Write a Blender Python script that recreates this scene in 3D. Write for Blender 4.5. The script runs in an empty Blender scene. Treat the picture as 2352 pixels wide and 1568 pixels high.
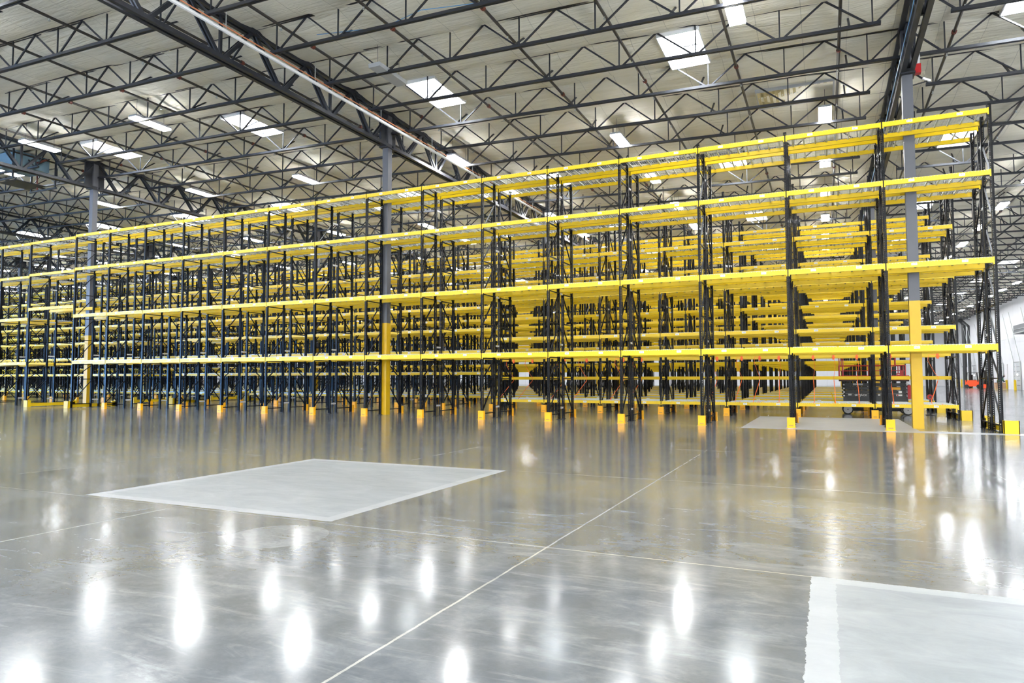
import bpy, math, random
from mathutils import Vector, Matrix
random.seed(7)
S = bpy.context.scene
COL = S.collection

# ------------------------------------------------------------------ camera
FPX, YAW, PITCH, ROLL, CH = 1561.97, -0.431627, 0.0540738, -0.001026, 1.434
cy, sy, cp, sp = math.cos(YAW), math.sin(YAW), math.cos(PITCH), math.sin(PITCH)
Fv = Vector((sy*cp, cy*cp, sp)); R0 = Vector((cy, -sy, 0)); U0 = R0.cross(Fv)
Rv = R0*math.cos(ROLL) + U0*math.sin(ROLL); Uv = U0*math.cos(ROLL) - R0*math.sin(ROLL)
CAM = Vector((0, 0, CH))
cam = bpy.data.cameras.new('camera'); cam.sensor_width = 36; cam.lens = FPX/2352*36
cam.clip_end = 600
co = bpy.data.objects.new('camera', cam); COL.objects.link(co); S.camera = co
co.matrix_world = Matrix(((Rv.x, Uv.x, -Fv.x, 0), (Rv.y, Uv.y, -Fv.y, 0), (Rv.z, Uv.z, -Fv.z, CH), (0, 0, 0, 1)))

def px(p):
    q = Vector(p) - CAM; d = q.dot(Fv)
    if d < .3: return None
    return 1176 + FPX*q.dot(Rv)/d, 784 - FPX*q.dot(Uv)/d
def inview(pts, m=120):
    for p in pts:
        a = px(p)
        if a and -m < a[0] < 2352+m and -m < a[1] < 1568+m: return True
    return False

# ------------------------------------------------------------------ materials
def mat(name, col, rough=.5, metal=0., spec=.5, emit=None, strength=0., coat=0.):
    m = bpy.data.materials.new(name); m.use_nodes = True
    b = m.node_tree.nodes['Principled BSDF']
    b.inputs['Base Color'].default_value = (*col, 1)
    b.inputs['Roughness'].default_value = rough
    b.inputs['Metallic'].default_value = metal
    b.inputs['Specular IOR Level'].default_value = spec
    if coat: b.inputs['Coat Weight'].default_value = coat; b.inputs['Coat Roughness'].default_value = .12
    if emit:
        b.inputs['Emission Color'].default_value = (*emit, 1)
        b.inputs['Emission Strength'].default_value = strength
    return m
class NT:
    def __init__(s, m): s.t = m.node_tree; s.b = s.t.nodes['Principled BSDF']
    def n(s, typ, **kw):
        x = s.t.nodes.new(typ)
        for k, v in kw.items(): setattr(x, k, v)
        return x
    def l(s, a, b): s.t.links.new(a, b)
    def math(s, op, a, b=None, c=None):
        x = s.t.nodes.new('ShaderNodeMath'); x.operation = op
        for i, v in enumerate((a, b, c)):
            if v is None: continue
            if isinstance(v, (int, float)): x.inputs[i].default_value = v
            else: s.l(v, x.inputs[i])
        return x.outputs[0]
    def mix(s, f, a, b):
        x = s.t.nodes.new('ShaderNodeMix'); x.data_type = 'RGBA'
        for k, v in ((0, f), (6, a), (7, b)):
            if isinstance(v, (int, float)): x.inputs[k].default_value = v
            elif isinstance(v, tuple): x.inputs[k].default_value = (*v, 1)
            else: s.l(v, x.inputs[k])
        return x.outputs[2]
    def noise(s, vec, scale, detail=3, rough=.5, dist=0.):
        x = s.t.nodes.new('ShaderNodeTexNoise'); s.l(vec, x.inputs['Vector'])
        x.inputs['Scale'].default_value = scale; x.inputs['Detail'].default_value = detail
        x.inputs['Roughness'].default_value = rough; x.inputs['Distortion'].default_value = dist
        return x.outputs['Fac']
    def pos(s, scale=(1, 1, 1)):
        g = s.t.nodes.new('ShaderNodeNewGeometry'); v = s.t.nodes.new('ShaderNodeVectorMath'); v.operation = 'MULTIPLY'
        s.l(g.outputs['Position'], v.inputs[0]); v.inputs[1].default_value = scale
        return v.outputs[0]
    def ramp(s, v, a, b, c=0., d=1.):
        x = s.t.nodes.new('ShaderNodeMapRange'); s.l(v, x.inputs[0])
        for i, k in enumerate((a, b, c, d)): x.inputs[i+1].default_value = k
        return x.outputs[0]
def speckle(m, base, amt=.12, scale=6):
    t = NT(m); f = t.noise(t.pos(), scale, 4, .6)
    lo = tuple(c*(1-amt) for c in base); hi = tuple(min(1, c*(1+amt)) for c in base)
    t.l(t.mix(f, lo, hi), t.b.inputs['Base Color'])
    return m

YEL = speckle(mat('yellow_paint', (.80, .54, .003), .36), (.80, .54, .003), .05, 3)
YEL2 = speckle(mat('guard_yellow', (.70, .47, .005), .4), (.70, .47, .005), .04)
ORG = speckle(mat('guard_orange', (.92, .43, .002), .38), (.92, .43, .002), .04)
BLK = speckle(mat('black_paint', (.0022, .0026, .004), .34, spec=.22), (.0022, .0026, .004), .3)
GRY = speckle(mat('column_grey', (.085, .087, .098), .42), (.085, .087, .098), .08, 3)
CYEL = speckle(mat('column_yellow', (.58, .345, .002), .4), (.58, .345, .002), .08, 4)
JST = speckle(mat('joist_paint', (.018, .020, .026), .45), (.018, .020, .026), .2)
GAL = mat('galvanised', (.55, .58, .56), .38, .6)
SPC = mat('spacer_silver', (.62, .62, .60), .4, .3)
WHT = mat('label_white', (.85, .85, .82), .5)
INK = mat('label_ink', (.12, .12, .12), .6)
PIPEW = mat('white_pipe', (.75, .75, .75), .35)
PIPEO = mat('copper_pipe', (.55, .20, .09), .4)
BLU = mat('blue_cable', (.10, .28, .55), .4)
STRAP = mat('orange_strap', (1., .16, .02), .5)
RED = mat('lift_red', (.42, .012, .015), .35)
FRED = mat('truck_red', (.95, .09, .02), .35)
DKG = speckle(mat('lift_grey', (.035, .037, .04), .4), (.035, .037, .04), .2)
TYRE = mat('tyre', (.02, .02, .02), .7)
RIM = mat('wheel_white', (.62, .63, .66), .45)
AMB = mat('amber_plate', (.75, .38, .01), .4)
SKIN = mat('skin', (.35, .18, .11), .6)
GRN = mat('green_cloth', (.01, .28, .10), .8)
NAVY = mat('dark_cloth', (.03, .035, .06), .8)
HAT = mat('hat_cream', (.72, .62, .30), .5)
CARD = mat('cardboard', (.42, .27, .16), .8)
DOORM = mat('door_panel', (.52, .55, .57), .45)
GLOW = mat('lamp_lens', (.9, .9, .9), .4, emit=(.97, .985, 1), strength=80)
SKYL = mat('skylight_lens', (.9, .9, .9), .4, emit=(.90, .95, 1), strength=30)
WIND = mat('daylight_window', (.5, .6, .7), .2, emit=(.14, .44, 1), strength=34)
FILL_SIDE = mat('side_fill_glow', (.6, .6, .6), .2, emit=(.9, .95, 1), strength=13)
WIND2 = mat('daylight_window_dim', (.5, .6, .7), .2, emit=(.17, .47, 1), strength=12)
OFF = mat('lamp_off', (.42, .43, .44), .4)
STAIN = mat('deck_corrugated', (.50, .42, .22), .6)

# floor
FLOOR = mat('polished_concrete', (.3, .3, .3), .14); t = NT(FLOOR)
P = t.pos(); sep = t.n('ShaderNodeSeparateXYZ'); t.l(P, sep.inputs[0]); X, Y = sep.outputs[0], sep.outputs[1]
n1 = t.noise(P, .22, 5, .6, .4); n2 = t.noise(P, 2.2, 6, .65, .3); n3 = t.noise(t.pos((.7, 3.5, 1)), 1.6, 5, .7, 1.)
n4 = t.noise(P, 40, 3, .6); n5 = t.noise(t.pos((1, 1.6, 1)), 9, 6, .75, 1.5)
base = t.mix(t.ramp(n1, .35, .68), (.092, .103, .118), (.137, .146, .154))
base = t.mix(t.ramp(n2, .42, .68, 0, .7), base, (.185, .197, .214))
base = t.mix(t.ramp(n3, .52, .72, 0, .6), base, (.25, .266, .285))
base = t.mix(t.ramp(n5, .35, .62, .35, 0), base, (.075, .085, .095))
base = t.mix(t.ramp(n4, .62, .8, 0, .5), base, (.10, .10, .10))
def near_line(v, off, per, w, wob=0.006):
    q = t.math('ADD', v, -off + per/2 + 1000*per)
    q = t.math('MODULO', q, per); q = t.math('SUBTRACT', q, per/2)
    q = t.math('ADD', q, t.math('MULTIPLY', t.math('SUBTRACT', t.noise(P, 3, 4, .7), .5), wob*4))
    return t.math('LESS_THAN', t.math('ABSOLUTE', q), w)
jx = near_line(X, 2.27, 4.457, .009); jy = near_line(Y, 5.45, 4.235, .007)
jn = t.math('MAXIMUM', jx, jy)
jn = t.math('MULTIPLY', jn, t.ramp(n2, .25, .5, .35, 1))
base = t.mix(t.math('MULTIPLY', jn, .8), base, (.42, .41, .38))
wob = t.math('MULTIPLY', t.math('SUBTRACT', t.noise(P, 9, 5, .75), .5), .06)
def band(v, a, b):
    q = t.math('ADD', v, wob)
    return t.math('MULTIPLY', t.math('GREATER_THAN', q, a), t.math('LESS_THAN', q, b))
def rect(x0, x1, y0, y1): return t.math('MULTIPLY', band(X, x0, x1), band(Y, y0, y1))
pa = rect(-8.36, -4.55, 5.52, 9.66)
pb = rect(-.13, 40, -6, 5.47)
pc = t.math('MAXIMUM', rect(-2.27, 2.27, 20.66, 27.3), rect(2.2, 20, 20.66, 21.35))
edge = t.math('SUBTRACT', t.math('MAXIMUM', rect(-8.36, -4.55, 5.52, 9.66), pb), t.math('MAXIMUM', rect(-8.20, -4.71, 5.68, 9.50), rect(.03, 40, -6, 5.33)))
patch = t.math('MAXIMUM', t.math('MAXIMUM', pa, pb), pc)
pcol = t.mix(t.ramp(t.noise(t.pos((1, 2.2, 1)), 1.5, 6, .7, .8), .3, .72), (.155, .172, .186), (.265, .282, .292))
base = t.mix(t.math('MULTIPLY', patch, t.ramp(n2, .2, .6, .75, 1)), base, pcol)
base = t.mix(t.math('MULTIPLY', t.math('MAXIMUM', edge, 0.), .35), base, (.42, .43, .44))
base = t.mix(t.math('MULTIPLY', pc, .6), base, (.50, .51, .52))
for (qx, qy, qr, qa) in ((-9.3, 9.25, .0, .35), (-7.17, 5.15, .35, .22), (-.2, 11.54, .2, .6), (-4.58, 4.83, .45, .2), (-.02, 8.0, .9, .18)):
    dd = t.math('ADD', t.math('POWER', t.math('SUBTRACT', X, qx), 2.), t.math('POWER', t.math('SUBTRACT', Y, qy), 2.))
    base = t.mix(t.math('MULTIPLY', t.math('MULTIPLY', t.math('LESS_THAN', dd, qr*qr), qa), t.ramp(n5, .3, .6, .4, 1)), base, (.42, .43, .44))
rackband = rect(-200, 2.3, 20.72, 24.0)
base = t.mix(t.math('MULTIPLY', rackband, .3), base, (.30, .31, .325))
t.l(base, t.b.inputs['Base Color'])
rg = t.math('ADD', .10, t.math('MULTIPLY', t.ramp(n2, .3, .75), .06))
rg = t.math('ADD', rg, t.math('MULTIPLY', t.ramp(n1, .4, .7), .04))
rg = t.math('ADD', rg, t.math('MULTIPLY', patch, .22))
rg = t.math('ADD', rg, t.math('MULTIPLY', t.ramp(n3, .55, .8), .08))
t.l(rg, t.b.inputs['Roughness'])

# ceiling insulation
CEIL = mat('white_insulation', (.78, .77, .73), .6); t = NT(CEIL)
P = t.pos(); sep = t.n('ShaderNodeSeparateXYZ'); t.l(P, sep.inputs[0]); X, Y = sep.outputs[0], sep.outputs[1]
sm = t.math('ABSOLUTE', t.math('SUBTRACT', t.math('MODULO', t.math('ADD', X, 1220.4), 1.22), .61))
sm = t.math('GREATER_THAN', sm, t.math('ADD', .596, t.math('MULTIPLY', t.noise(P, .8, 2), .012)))
cb = t.mix(t.ramp(t.noise(t.pos((.5, 2.4, 1)), 1.2, 5, .6, .6), .3, .7), (.83, .785, .645), (.93, .885, .755))
cb = t.mix(t.math('MULTIPLY', sm, .45), cb, (.30, .29, .25))
t.l(cb, t.b.inputs['Base Color'])
bp = t.n('ShaderNodeBump'); bp.inputs['Strength'].default_value = .55; bp.inputs['Distance'].default_value = .12
wv = t.math('ADD', t.noise(t.pos((.35, 3.2, 1)), 1.6, 5, .55, 1.2), t.math('MULTIPLY', t.noise(P, 1.1, 2), .6))
t.l(t.math('SUBTRACT', wv, t.math('MULTIPLY', sm, .4)), bp.inputs['Height']); t.l(bp.outputs[0], t.b.inputs['Normal'])

WALL = mat('white_wall', (.76, .77, .80), .6); t = NT(WALL)
P = t.pos(); sep = t.n('ShaderNodeSeparateXYZ'); t.l(P, sep.inputs[0])
q = t.math('MODULO', t.math('ADD', t.math('ADD', sep.outputs[0], sep.outputs[1]), 1000), 2.4)
t.l(t.mix(t.math('MULTIPLY', t.math('LESS_THAN', q, .05), .5), (.76, .77, .80), (.45, .46, .48)), t.b.inputs['Base Color'])

# ------------------------------------------------------------------ mesh builder
class MB:
    def __init__(s): s.v = []; s.f = []; s.m = []; s.mats = []
    def mi(s, m):
        if m not in s.mats: s.mats.append(m)
        return s.mats.index(m)
    def add(s, vs, fs, m):
        o = len(s.v); s.v += vs; k = s.mi(m)
        for f in fs: s.f.append(tuple(i+o for i in f)); s.m.append(k)
    def box(s, a, b, m):
        (x0, y0, z0), (x1, y1, z1) = a, b
        s.add([(x0,y0,z0),(x1,y0,z0),(x1,y1,z0),(x0,y1,z0),(x0,y0,z1),(x1,y0,z1),(x1,y1,z1),(x0,y1,z1)],
              [(0,3,2,1),(4,5,6,7),(0,1,5,4),(1,2,6,5),(2,3,7,6),(3,0,4,7)], m)
    def bar(s, a, b, w, h, m, up=(0, 0, 1)):
        a, b = Vector(a), Vector(b); d = (b-a).normalized(); u = Vector(up)
        if abs(d.dot(u)) > .98: u = Vector((1, 0, 0))
        r = d.cross(u).normalized(); u = r.cross(d)
        vs = [tuple(p + r*(i*w/2) + u*(j*h/2)) for p in (a, b) for i, j in ((-1,-1),(1,-1),(1,1),(-1,1))]
        s.add(vs, [(0,1,2,3),(7,6,5,4),(0,4,5,1),(1,5,6,2),(2,6,7,3),(3,7,4,0)], m)
    def tube(s, a, b, r, m, n=8, r2=None):
        a, b = Vector(a), Vector(b); d = (b-a).normalized(); u = Vector((0,0,1)) if abs(d.z) < .9 else Vector((1,0,0))
        x = d.cross(u).normalized(); y = x.cross(d); r2 = r if r2 is None else r2
        vs = []
        for p, q in ((a, r), (b, r2)):
            for i in range(n):
                k = 2*math.pi*i/n; vs.append(tuple(p + x*(math.cos(k)*q) + y*(math.sin(k)*q)))
        fs = [(i, (i+1) % n, n+(i+1) % n, n+i) for i in range(n)] + [tuple(range(n))[::-1], tuple(range(n, 2*n))]
        s.add(vs, fs, m)
    def prism_x(s, prof, x0, x1, m):
        n = len(prof); vs = [(x, y, z) for x in (x0, x1) for y, z in prof]
        s.add(vs, [(i, (i+1) % n, n+(i+1) % n, n+i) for i in range(n)] + [tuple(range(n))[::-1], tuple(range(n, 2*n))], m)
    def merge(s, o, loc=(0, 0, 0), rz=0.):
        c, q = math.cos(rz), math.sin(rz); k0 = len(s.v)
        s.v += [(x*c-y*q+loc[0], x*q+y*c+loc[1], z+loc[2]) for x, y, z in o.v]
        mm = [s.mi(m) for m in o.mats]
        s.f += [tuple(i+k0 for i in f) for f in o.f]; s.m += [mm[k] for k in o.m]
    def mesh(s, name):
        me = bpy.data.meshes.new(name); me.from_pydata(s.v, [], s.f)
        for m in s.mats: me.materials.append(m)
        me.polygons.foreach_set('material_index', s.m); me.update(); return me
def obj(name, me, parent=None, loc=(0, 0, 0), rz=0.):
    if isinstance(me, MB): me = me.mesh(name)
    o = bpy.data.objects.new(name, me); COL.objects.link(o); o.location = loc; o.rotation_euler = (0, 0, rz)
    if parent: o.parent = parent
    return o
def tag(o, label, cat, group=None):
    o['label'] = label; o['category'] = cat
    if group: o['group'] = group
    return o
def empty(name, loc=(0, 0, 0)):
    o = bpy.data.objects.new(name, None); COL.objects.link(o); o.location = loc; o.empty_display_size = .2; return o
def struct(o): o['kind'] = 'structure'; return o
ORD = ['first', 'second', 'third', 'fourth', 'fifth', 'sixth', 'seventh', 'eighth', 'ninth', 'tenth', 'eleventh', 'twelfth', 'thirteenth',
       'fourteenth', 'fifteenth', 'sixteenth', 'seventeenth', 'eighteenth', 'nineteenth', 'twentieth'] + [
       'twenty-' + x for x in ('first', 'second', 'third', 'fourth', 'fifth', 'sixth', 'seventh', 'eighth', 'ninth')] + ['thirtieth'] + [
       'thirty-' + x for x in ('first', 'second', 'third', 'fourth', 'fifth', 'sixth', 'seventh', 'eighth', 'ninth')] + ['fortieth'] + [
       'forty-' + x for x in ('first', 'second', 'third', 'fourth', 'fifth', 'sixth', 'seventh', 'eighth', 'ninth')] + ['fiftieth']

# ------------------------------------------------------------------ shell
XR, XL, YB, YF, BAYX, BAYY, JS = 20.8, -144.0, 142.2, -26.0, 18.29, 17.07, 17.07/7
GX = [2.36 - BAYX*i for i in range(-1, 9)]          # girder lines
YC = 22.65
def zc(x): return 11.84 - .026*x                     # underside of the roof
def zb(x): return 10.96 - .026*x                     # joist bottom chord
m = MB(); m.box((XL, YF, -.3), (XR, YB, 0), FLOOR); struct(obj('floor', m))
def wall(name, a, b): m = MB(); m.box(a, b, WALL); return struct(obj(name, m))
wall('wall_right', (XR, YF, 0), (XR+.3, YB, 15.9)); wall('wall_left', (XL-.3, YF, 0), (XL, YB, 15.9))
wall('wall_back', (XL-.3, YB, 0), (XR+.3, YB+.3, 15.9)); wall('wall_front', (XL-.3, YF-.3, 0), (XR+.3, YF, 15.9))

skyx = [(-4.45+9.145*k, -3.22+9.145*k) for k in range(-15, 3)]
skyy = [YC - JS + JS*5*k for k in range(-4, 10)]
def is_sky(x, y):
    return any(a < x < b for a, b in skyx) and any(q+.06 < y < q+JS-.06 for q in skyy)
xs = sorted(set([XL, XR] + [round(v, 3) for a, b in skyx for v in (a, b) if XL < v < XR] + [round(XL+1.45*i, 3) for i in range(1, 113)]))
xs = [v for v in xs if v <= XR]
ys = []
k0 = -int((YC-YF)/JS)-1
for k in range(k0, 50):
    for f in (0.028, .1, .25, .5, .75, .9, .972):
        y = YC + JS*(k+f)
        if YF-.1 < y < YB+.2: ys.append((y, f))
m = MB(); vs = []; fs = []; nx = len(xs)
for (y, f) in ys:
    for x in xs:
        s_ = math.sin(math.pi*f)**.7
        nearf = f in (.028, .972)
        z = zc(x) - (.012 if nearf else {.1: .075, .25: .115, .5: .13, .75: .115, .9: .075}[f])*(1+.22*random.uniform(-1, 1)) + (random.uniform(-.03, .03) if nearf else random.uniform(-.012, .012))
        vs.append((x, y, z))
for j in range(len(ys)-1):
    for i in range(nx-1):
        cx, cyy = (xs[i]+xs[i+1])/2, (ys[j][0]+ys[j+1][0])/2
        if is_sky(cx, cyy): continue
        a = j*nx+i; fs.append((a, a+nx, a+nx+1, a+1))
m.add(vs, fs, CEIL)
c = obj('ceiling', m); struct(c)
for p in c.data.polygons: p.use_smooth = True
m = MB()                                            # roof deck over the insulation
m.add([(XL, YF, zc(XL)+.45), (XR, YF, zc(XR)+.45), (XR, YB, zc(XR)+.45), (XL, YB, zc(XL)+.45)], [(0, 1, 2, 3)], GAL)
struct(obj('ceiling_deck', m))

# daylight windows low on the wall behind and to the left
for i, (a, b) in enumerate([(-62, -74), (-76, -88), (-90, -102), (-104, -116)]):
    m = MB(); m.box((b, YF, .2), (a, YF+.06, 7.8), WIND2 if i == 0 else WIND)
    for k in range(5):
        x = b + (a-b)*k/4; m.box((x-.06, YF, .1), (x+.06, YF+.12, 7.9), GAL)
    for z in (.1, 2.6, 5.0, 7.8): m.box((b, YF, z), (a, YF+.12, z+.1), GAL)
    struct(obj('window_or_fill_%d' % (i+1), m))

for i in range(4):                                   # unseen glowing panels added to brighten the ceiling, right wall beside the camera
    a = -24+9.6*i; m = MB(); m.box((XR-.06, a, .1), (XR, a+8, 5.6), FILL_SIDE)
    for k in range(4): y = a+8*k/3; m.box((XR-.12, y-.06, 0), (XR, y+.06, 5.7), GAL)
    struct(obj('window_or_fill_%d' % (i+18), m))
FILL_HIGH = mat('high_fill_glow', (.6, .6, .6), .2, emit=(.92, .96, 1), strength=12)
for i in range(13):  # glowing strips added high behind the camera to lift ceiling and rack faces
    a = 17-12*i; m = MB(); m.box((a-9.6, YF, 8.3), (a, YF+.06, 11.2), FILL_HIGH)
    for k in range(5): x = a-9.6*k/4; m.box((x-.05, YF, 8.2), (x+.05, YF+.12, 11.3), GAL)
    for z in (8.2, 11.2): m.box((a-9.6, YF, z), (a, YF+.12, z+.08), GAL)
    struct(obj('window_or_fill_%d' % (i+5), m))

# ------------------------------------------------------------------ skylights
def skylight_parts(dark=False, w=1.23, l=JS-.1):
    curb = MB(); h = .5
    for a, b in (((-w/2-.03, -l/2, -.12), (-w/2, l/2, h)), ((w/2, -l/2, -.12), (w/2+.03, l/2, h)),
                 ((-w/2, -l/2-.03, -.12), (w/2, -l/2, h)), ((-w/2, l/2, -.12), (w/2, l/2+.03, h))):
        curb.box(a, b, CEILW)
    lens = MB(); lens.box((-w/2, -l/2, h-.06), (w/2, l/2, h), SKYL)
    return curb.mesh('curb'), lens.mesh('lens')
CEILW = mat('curb_white', (.8, .8, .8), .5)
SK = skylight_parts()
rows_sk = {}
for (a, b) in skyx:
    for q in skyy:
        x, y = (a+b)/2, q+JS/2
        if not (XL+1 < x < XR-1 and YF+1 < y < YB-2): continue
        n_c = round((x+3.835)/9.145); n_r = round((y-YC)/(JS*5)+.1)
        seen = inview([(x, y, zc(x))], 40)
        e = empty('skylight', (x, y, zc(x)-.02))
        colname = 'column %s from the right wall' % ORD[2-n_c]
        rowi = int(round((q-skyy[0])/(JS*5)))
        tag(e, 'bright rectangular roof skylight, %s row, %s' % (ORD[rowi], colname), 'skylight', 'roof skylights')
        obj('curb', SK[0], e); obj('lens', SK[1], e)
# dim hatch with bare corrugated deck
m = MB(); e = empty('roof_hatch', (-.78, YC+JS*1.5, zc(-.78)-.16))
for i in range(25):
    x = -1.2+.1*i; m.box((x-.05, -.8, .02+.03*(i % 2)), (x+.05, .8, .08), STAIN)
    for y in (-.2, .5): m.box((x-.02, y-.02, .0), (x+.015, y+.02, .02), WHT)
obj('corrugated_panel', m, e); m = MB()
for a, b in (((-1.3,-.85,-.03),(1.3,-.8,.1)), ((-1.3,.8,-.03),(1.3,.85,.1)), ((-1.3,-.8,-.03),(-1.25,.8,.1)), ((1.25,-.8,-.03),(1.3,.8,.1))): m.box(a, b, OFF)
obj('frame', m, e); tag(e, 'unlit roof opening showing stained yellowish corrugated deck', 'roof opening')

# ------------------------------------------------------------------ roof joists
def joist_meshes(full=False):
    L = BAYX; sl = -.026
    def z_(x, b): return b - .026*x                  # local x=0 at mid bay, local z=0 at bottom chord mid
    nodes = [-8.15+2.329*i for i in range(8)]; tops = [-9.14] + [(nodes[i]+nodes[i+1])/2 for i in range(7)] + [9.14]
    top = MB(); bot = MB(); web = MB(); H = .90
    top.bar((-9.1, -.04, z_(-9.1, H)), (9.1, -.04, z_(9.1, H)), .05, .06, JST); top.bar((-9.1, .04, z_(-9.1, H)), (9.1, .04, z_(9.1, H)), .05, .06, JST)
    e = 9.0 if full else 8.35
    for y in (-.035, .035): bot.bar((-e, y, z_(-e, 0)), (e, y, z_(e, 0)), .05, .085, JST)
    for i, x in enumerate(nodes):
        web.bar((x, 0, z_(x, 0)), (x, 0, z_(x, H)), .035, .035, JST)
        for tx in (tops[i], tops[i+1]):
            web.bar((x+.06*(1 if tx > x else -1), 0, z_(x, 0)), (tx, 0, z_(tx, H-.02)), .045, .045, JST)
    brace = []
    for x in (-6.1, -1.45, 3.2, 7.6):                 # angled bottom-chord braces
        q_ = MB(); q_.bar((x, 0, z_(x, 0)), (x, 1.15, z_(x, H-.03)), .05, .05, JST)
        q_.bar((x-.25, 1.15, z_(x, H-.03)), (x+.18, 1.15, z_(x, H-.03)), .05, .04, JST); brace.append(q_.mesh('brace'))
    return top.mesh('top_chord'), bot.mesh('bottom_chord'), web.mesh('web'), brace
JM = joist_meshes(); JF = joist_meshes(True)
allj = MB()
def joist_one(M):
    o = MB()
    for me in [*M[:3], *M[3]]:
        vs = [tuple(v.co) for v in me.vertices]; fs = [tuple(p.vertices) for p in me.polygons]; o.add(vs, fs, JST)
    return o
JONE = joist_one(JM).mesh('roof_joist'); JONEF = joist_one(JF).mesh('roof_joist')
bayname = ['bay along the right wall', 'bay between right and middle columns', 'bay between middle and left columns'] + [
    '%s bay beyond the left column' % ORD[i] for i in range(7)]
cand = []
for b in range(len(GX)-1):
    xm = (GX[b]+GX[b+1])/2
    for k in range(-8, 49):
        y = YC + JS*k
        pts = [(xm+d*9, y, zb(xm+d*9)+.4) for d in (-1, -.66, -.33, 0, .33, .66, 1)]
        if not inview(pts, 260): continue
        best = min((p for p in pts if px(p)), key=lambda p: (Vector(p)-CAM).length)
        cand.append(((Vector(best)-CAM).length, b, k, xm, y))
cand.sort()
far = MB(); njoist = 0
for i, (d, b, k, xm, y) in enumerate(cand):
    z = zb(xm); full = (k % 7 == 0)
    if i < 300:
        place = 'on the column line' if k == 0 else ('%s beyond the front column line' % ORD[k-1] if k > 0 else '%s before the front column line' % ORD[-k-1])
        lab = 'dark roof joist %s, %s' % (place, bayname[b])
        if d < 45:
            e = empty('roof_joist', (xm, y, z)); M = JF if full else JM
            for nm, me in [*zip(('top_chord', 'bottom_chord', 'web'), M), *[('brace', q_) for q_ in M[3]]]: obj(nm, me, e)
        else: e = obj('roof_joist', JONEF if full else JONE, None, (xm, y, z))
        tag(e, lab, 'roof joist', 'open web roof joists')
    else:
        far.merge(joist_one(JM), (xm, y, z))
if far.v:
    o = obj('distant_roof_joists', far); tag(o, 'distant dark roof joists far back under the ceiling', 'roof joists'); o['kind'] = 'stuff'

# ------------------------------------------------------------------ girders and columns
def girder(x, y0, n, tagline):
    e = empty('roof_girder', (x, y0, 0)); zt = zc(x)-.12; zbm = zb(x)-.56
    top = MB(); bot = MB(); web = MB(); L = BAYY
    for s_ in (-1, 1):
        top.bar((s_*.11, 0, zt), (s_*.11, L, zt), .13, .16, JST); bot.bar((s_*.11, .05, zbm), (s_*.11, L-.05, zbm), .13, .13, JST)
    for i in range(7):
        yt0, yt1, yb = i*JS, (i+1)*JS, (i+.5)*JS
        for s_ in (-.06, .06):
            web.bar((s_, yt0+.05, zt), (s_, yb-.05, zbm), .05, .11, JST); web.bar((s_, yt1-.05, zt), (s_, yb+.05, zbm), .05, .11, JST)
        if i % 2: web.bar((0, yb, zt), (0, yb, zbm), .08, .08, JST)
    obj('top_chord', top, e); obj('bottom_chord', bot, e); obj('web', web, e)
    tag(e, tagline, 'roof girder', 'roof girders'); return e
colname = ['right', 'middle', 'left', 'second left', 'third left', 'fourth left', 'fifth left', 'sixth left', 'seventh left', 'eighth left']
for gi, x in enumerate(GX[1:]):
    for j in range(-2, 7):
        y0 = YC + BAYY*j
        if not inview([(x, y0+f, zb(x)-.3) for f in (0, 4, 8, 12, 17)], 350): continue
        w = 'first span behind' if j == 0 else ('%s span behind' % ORD[j] if j > 0 else '%s span before' % ORD[-j-1])
        girder(x, y0, 7, 'deep dark roof girder, %s the front row %s column' % (w, colname[gi]))
for gi, x in enumerate(GX[1:]):
    for j in range(0, 7):
        y = YC - .13 + BAYY*j
        if not inview([(x, y, z) for z in (0, 4, 8, 11)], 250): continue
        e = empty('column', (x, y, 0)); m = MB(); zt = zc(x)-.15
        m.box((-.135, -.135, 3.64), (.135, .135, zt), GRY); obj('shaft', m, e)
        m = MB(); m.box((-.137, -.137, .0), (.137, .137, 3.64), CYEL); obj('yellow_base', m, e)
        m = MB(); m.box((-.2, -.28, zb(x)-.66), (.2, .28, zb(x)-.62), JST); m.box((-.05, -.5, zb(x)-.62), (.05, .5, zt), JST); obj('connection_plate', m, e)
        tag(e, 'square grey steel column with yellow base, %s line, %s' % (colname[gi], 'among the front racks' if j == 0 else '%s row back' % ORD[j-1]), 'column', 'roof columns')

# pipes under the roof
_h = MB(); _h.bar((0, 0, 0), (0, 0, -.11), .025, .025, GAL); _h.box((-.03, -.03, -.125), (.03, .03, -.105), GAL); SPH = _h.mesh('sprinkler_head')
def pipe_run(name, x, dz, r, material, label, cat, group=None, coupl=None, y0=2, y1=118, fix=None):
    z = (zc(x) - dz) if fix is None else fix
    m = MB(); m.tube((0, y0, 0), (0, y1, 0), r, material, 8)
    o = empty(name, (x, 0, z)); obj('pipe', m, o)
    if coupl:
        c = MB(); y = y0+1.7
        while y < min(y1, 70):
            c.tube((0, y-.05, 0), (0, y+.05, 0), r*1.6, coupl, 8); y += 6.4
        y = y0+.9
        while y < min(y1, 60):
            if inview([(x, y, z)], 5) and y < 42: obj('sprinkler_head', SPH, o, (0, y, 0))
            y += 3.05
        k = obj('coupling', c, o); k['kind'] = 'stuff'
    else:
        h = MB(); y = y0+.5
        while y < min(y1, 60): h.tube((0, y, 0), (0, y, dz-.08 if fix is None else .6), .008, GAL, 4); y += 3.66
        obj('hanger_rod', h, o)
    tag(o, label, cat, group)
PIPEB = mat('sprinkler_pipe', (.035, .03, .027), .4); CPL = mat('coupling_red', (.16, .035, .02), .5)
sx = [.60 - 3.03*i for i in range(-6, 24)]
vis = [x for x in sx if x < XR-1 and inview([(x, y, zc(x)-.2) for y in range(4, 110, 3)], 200)]
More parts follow.
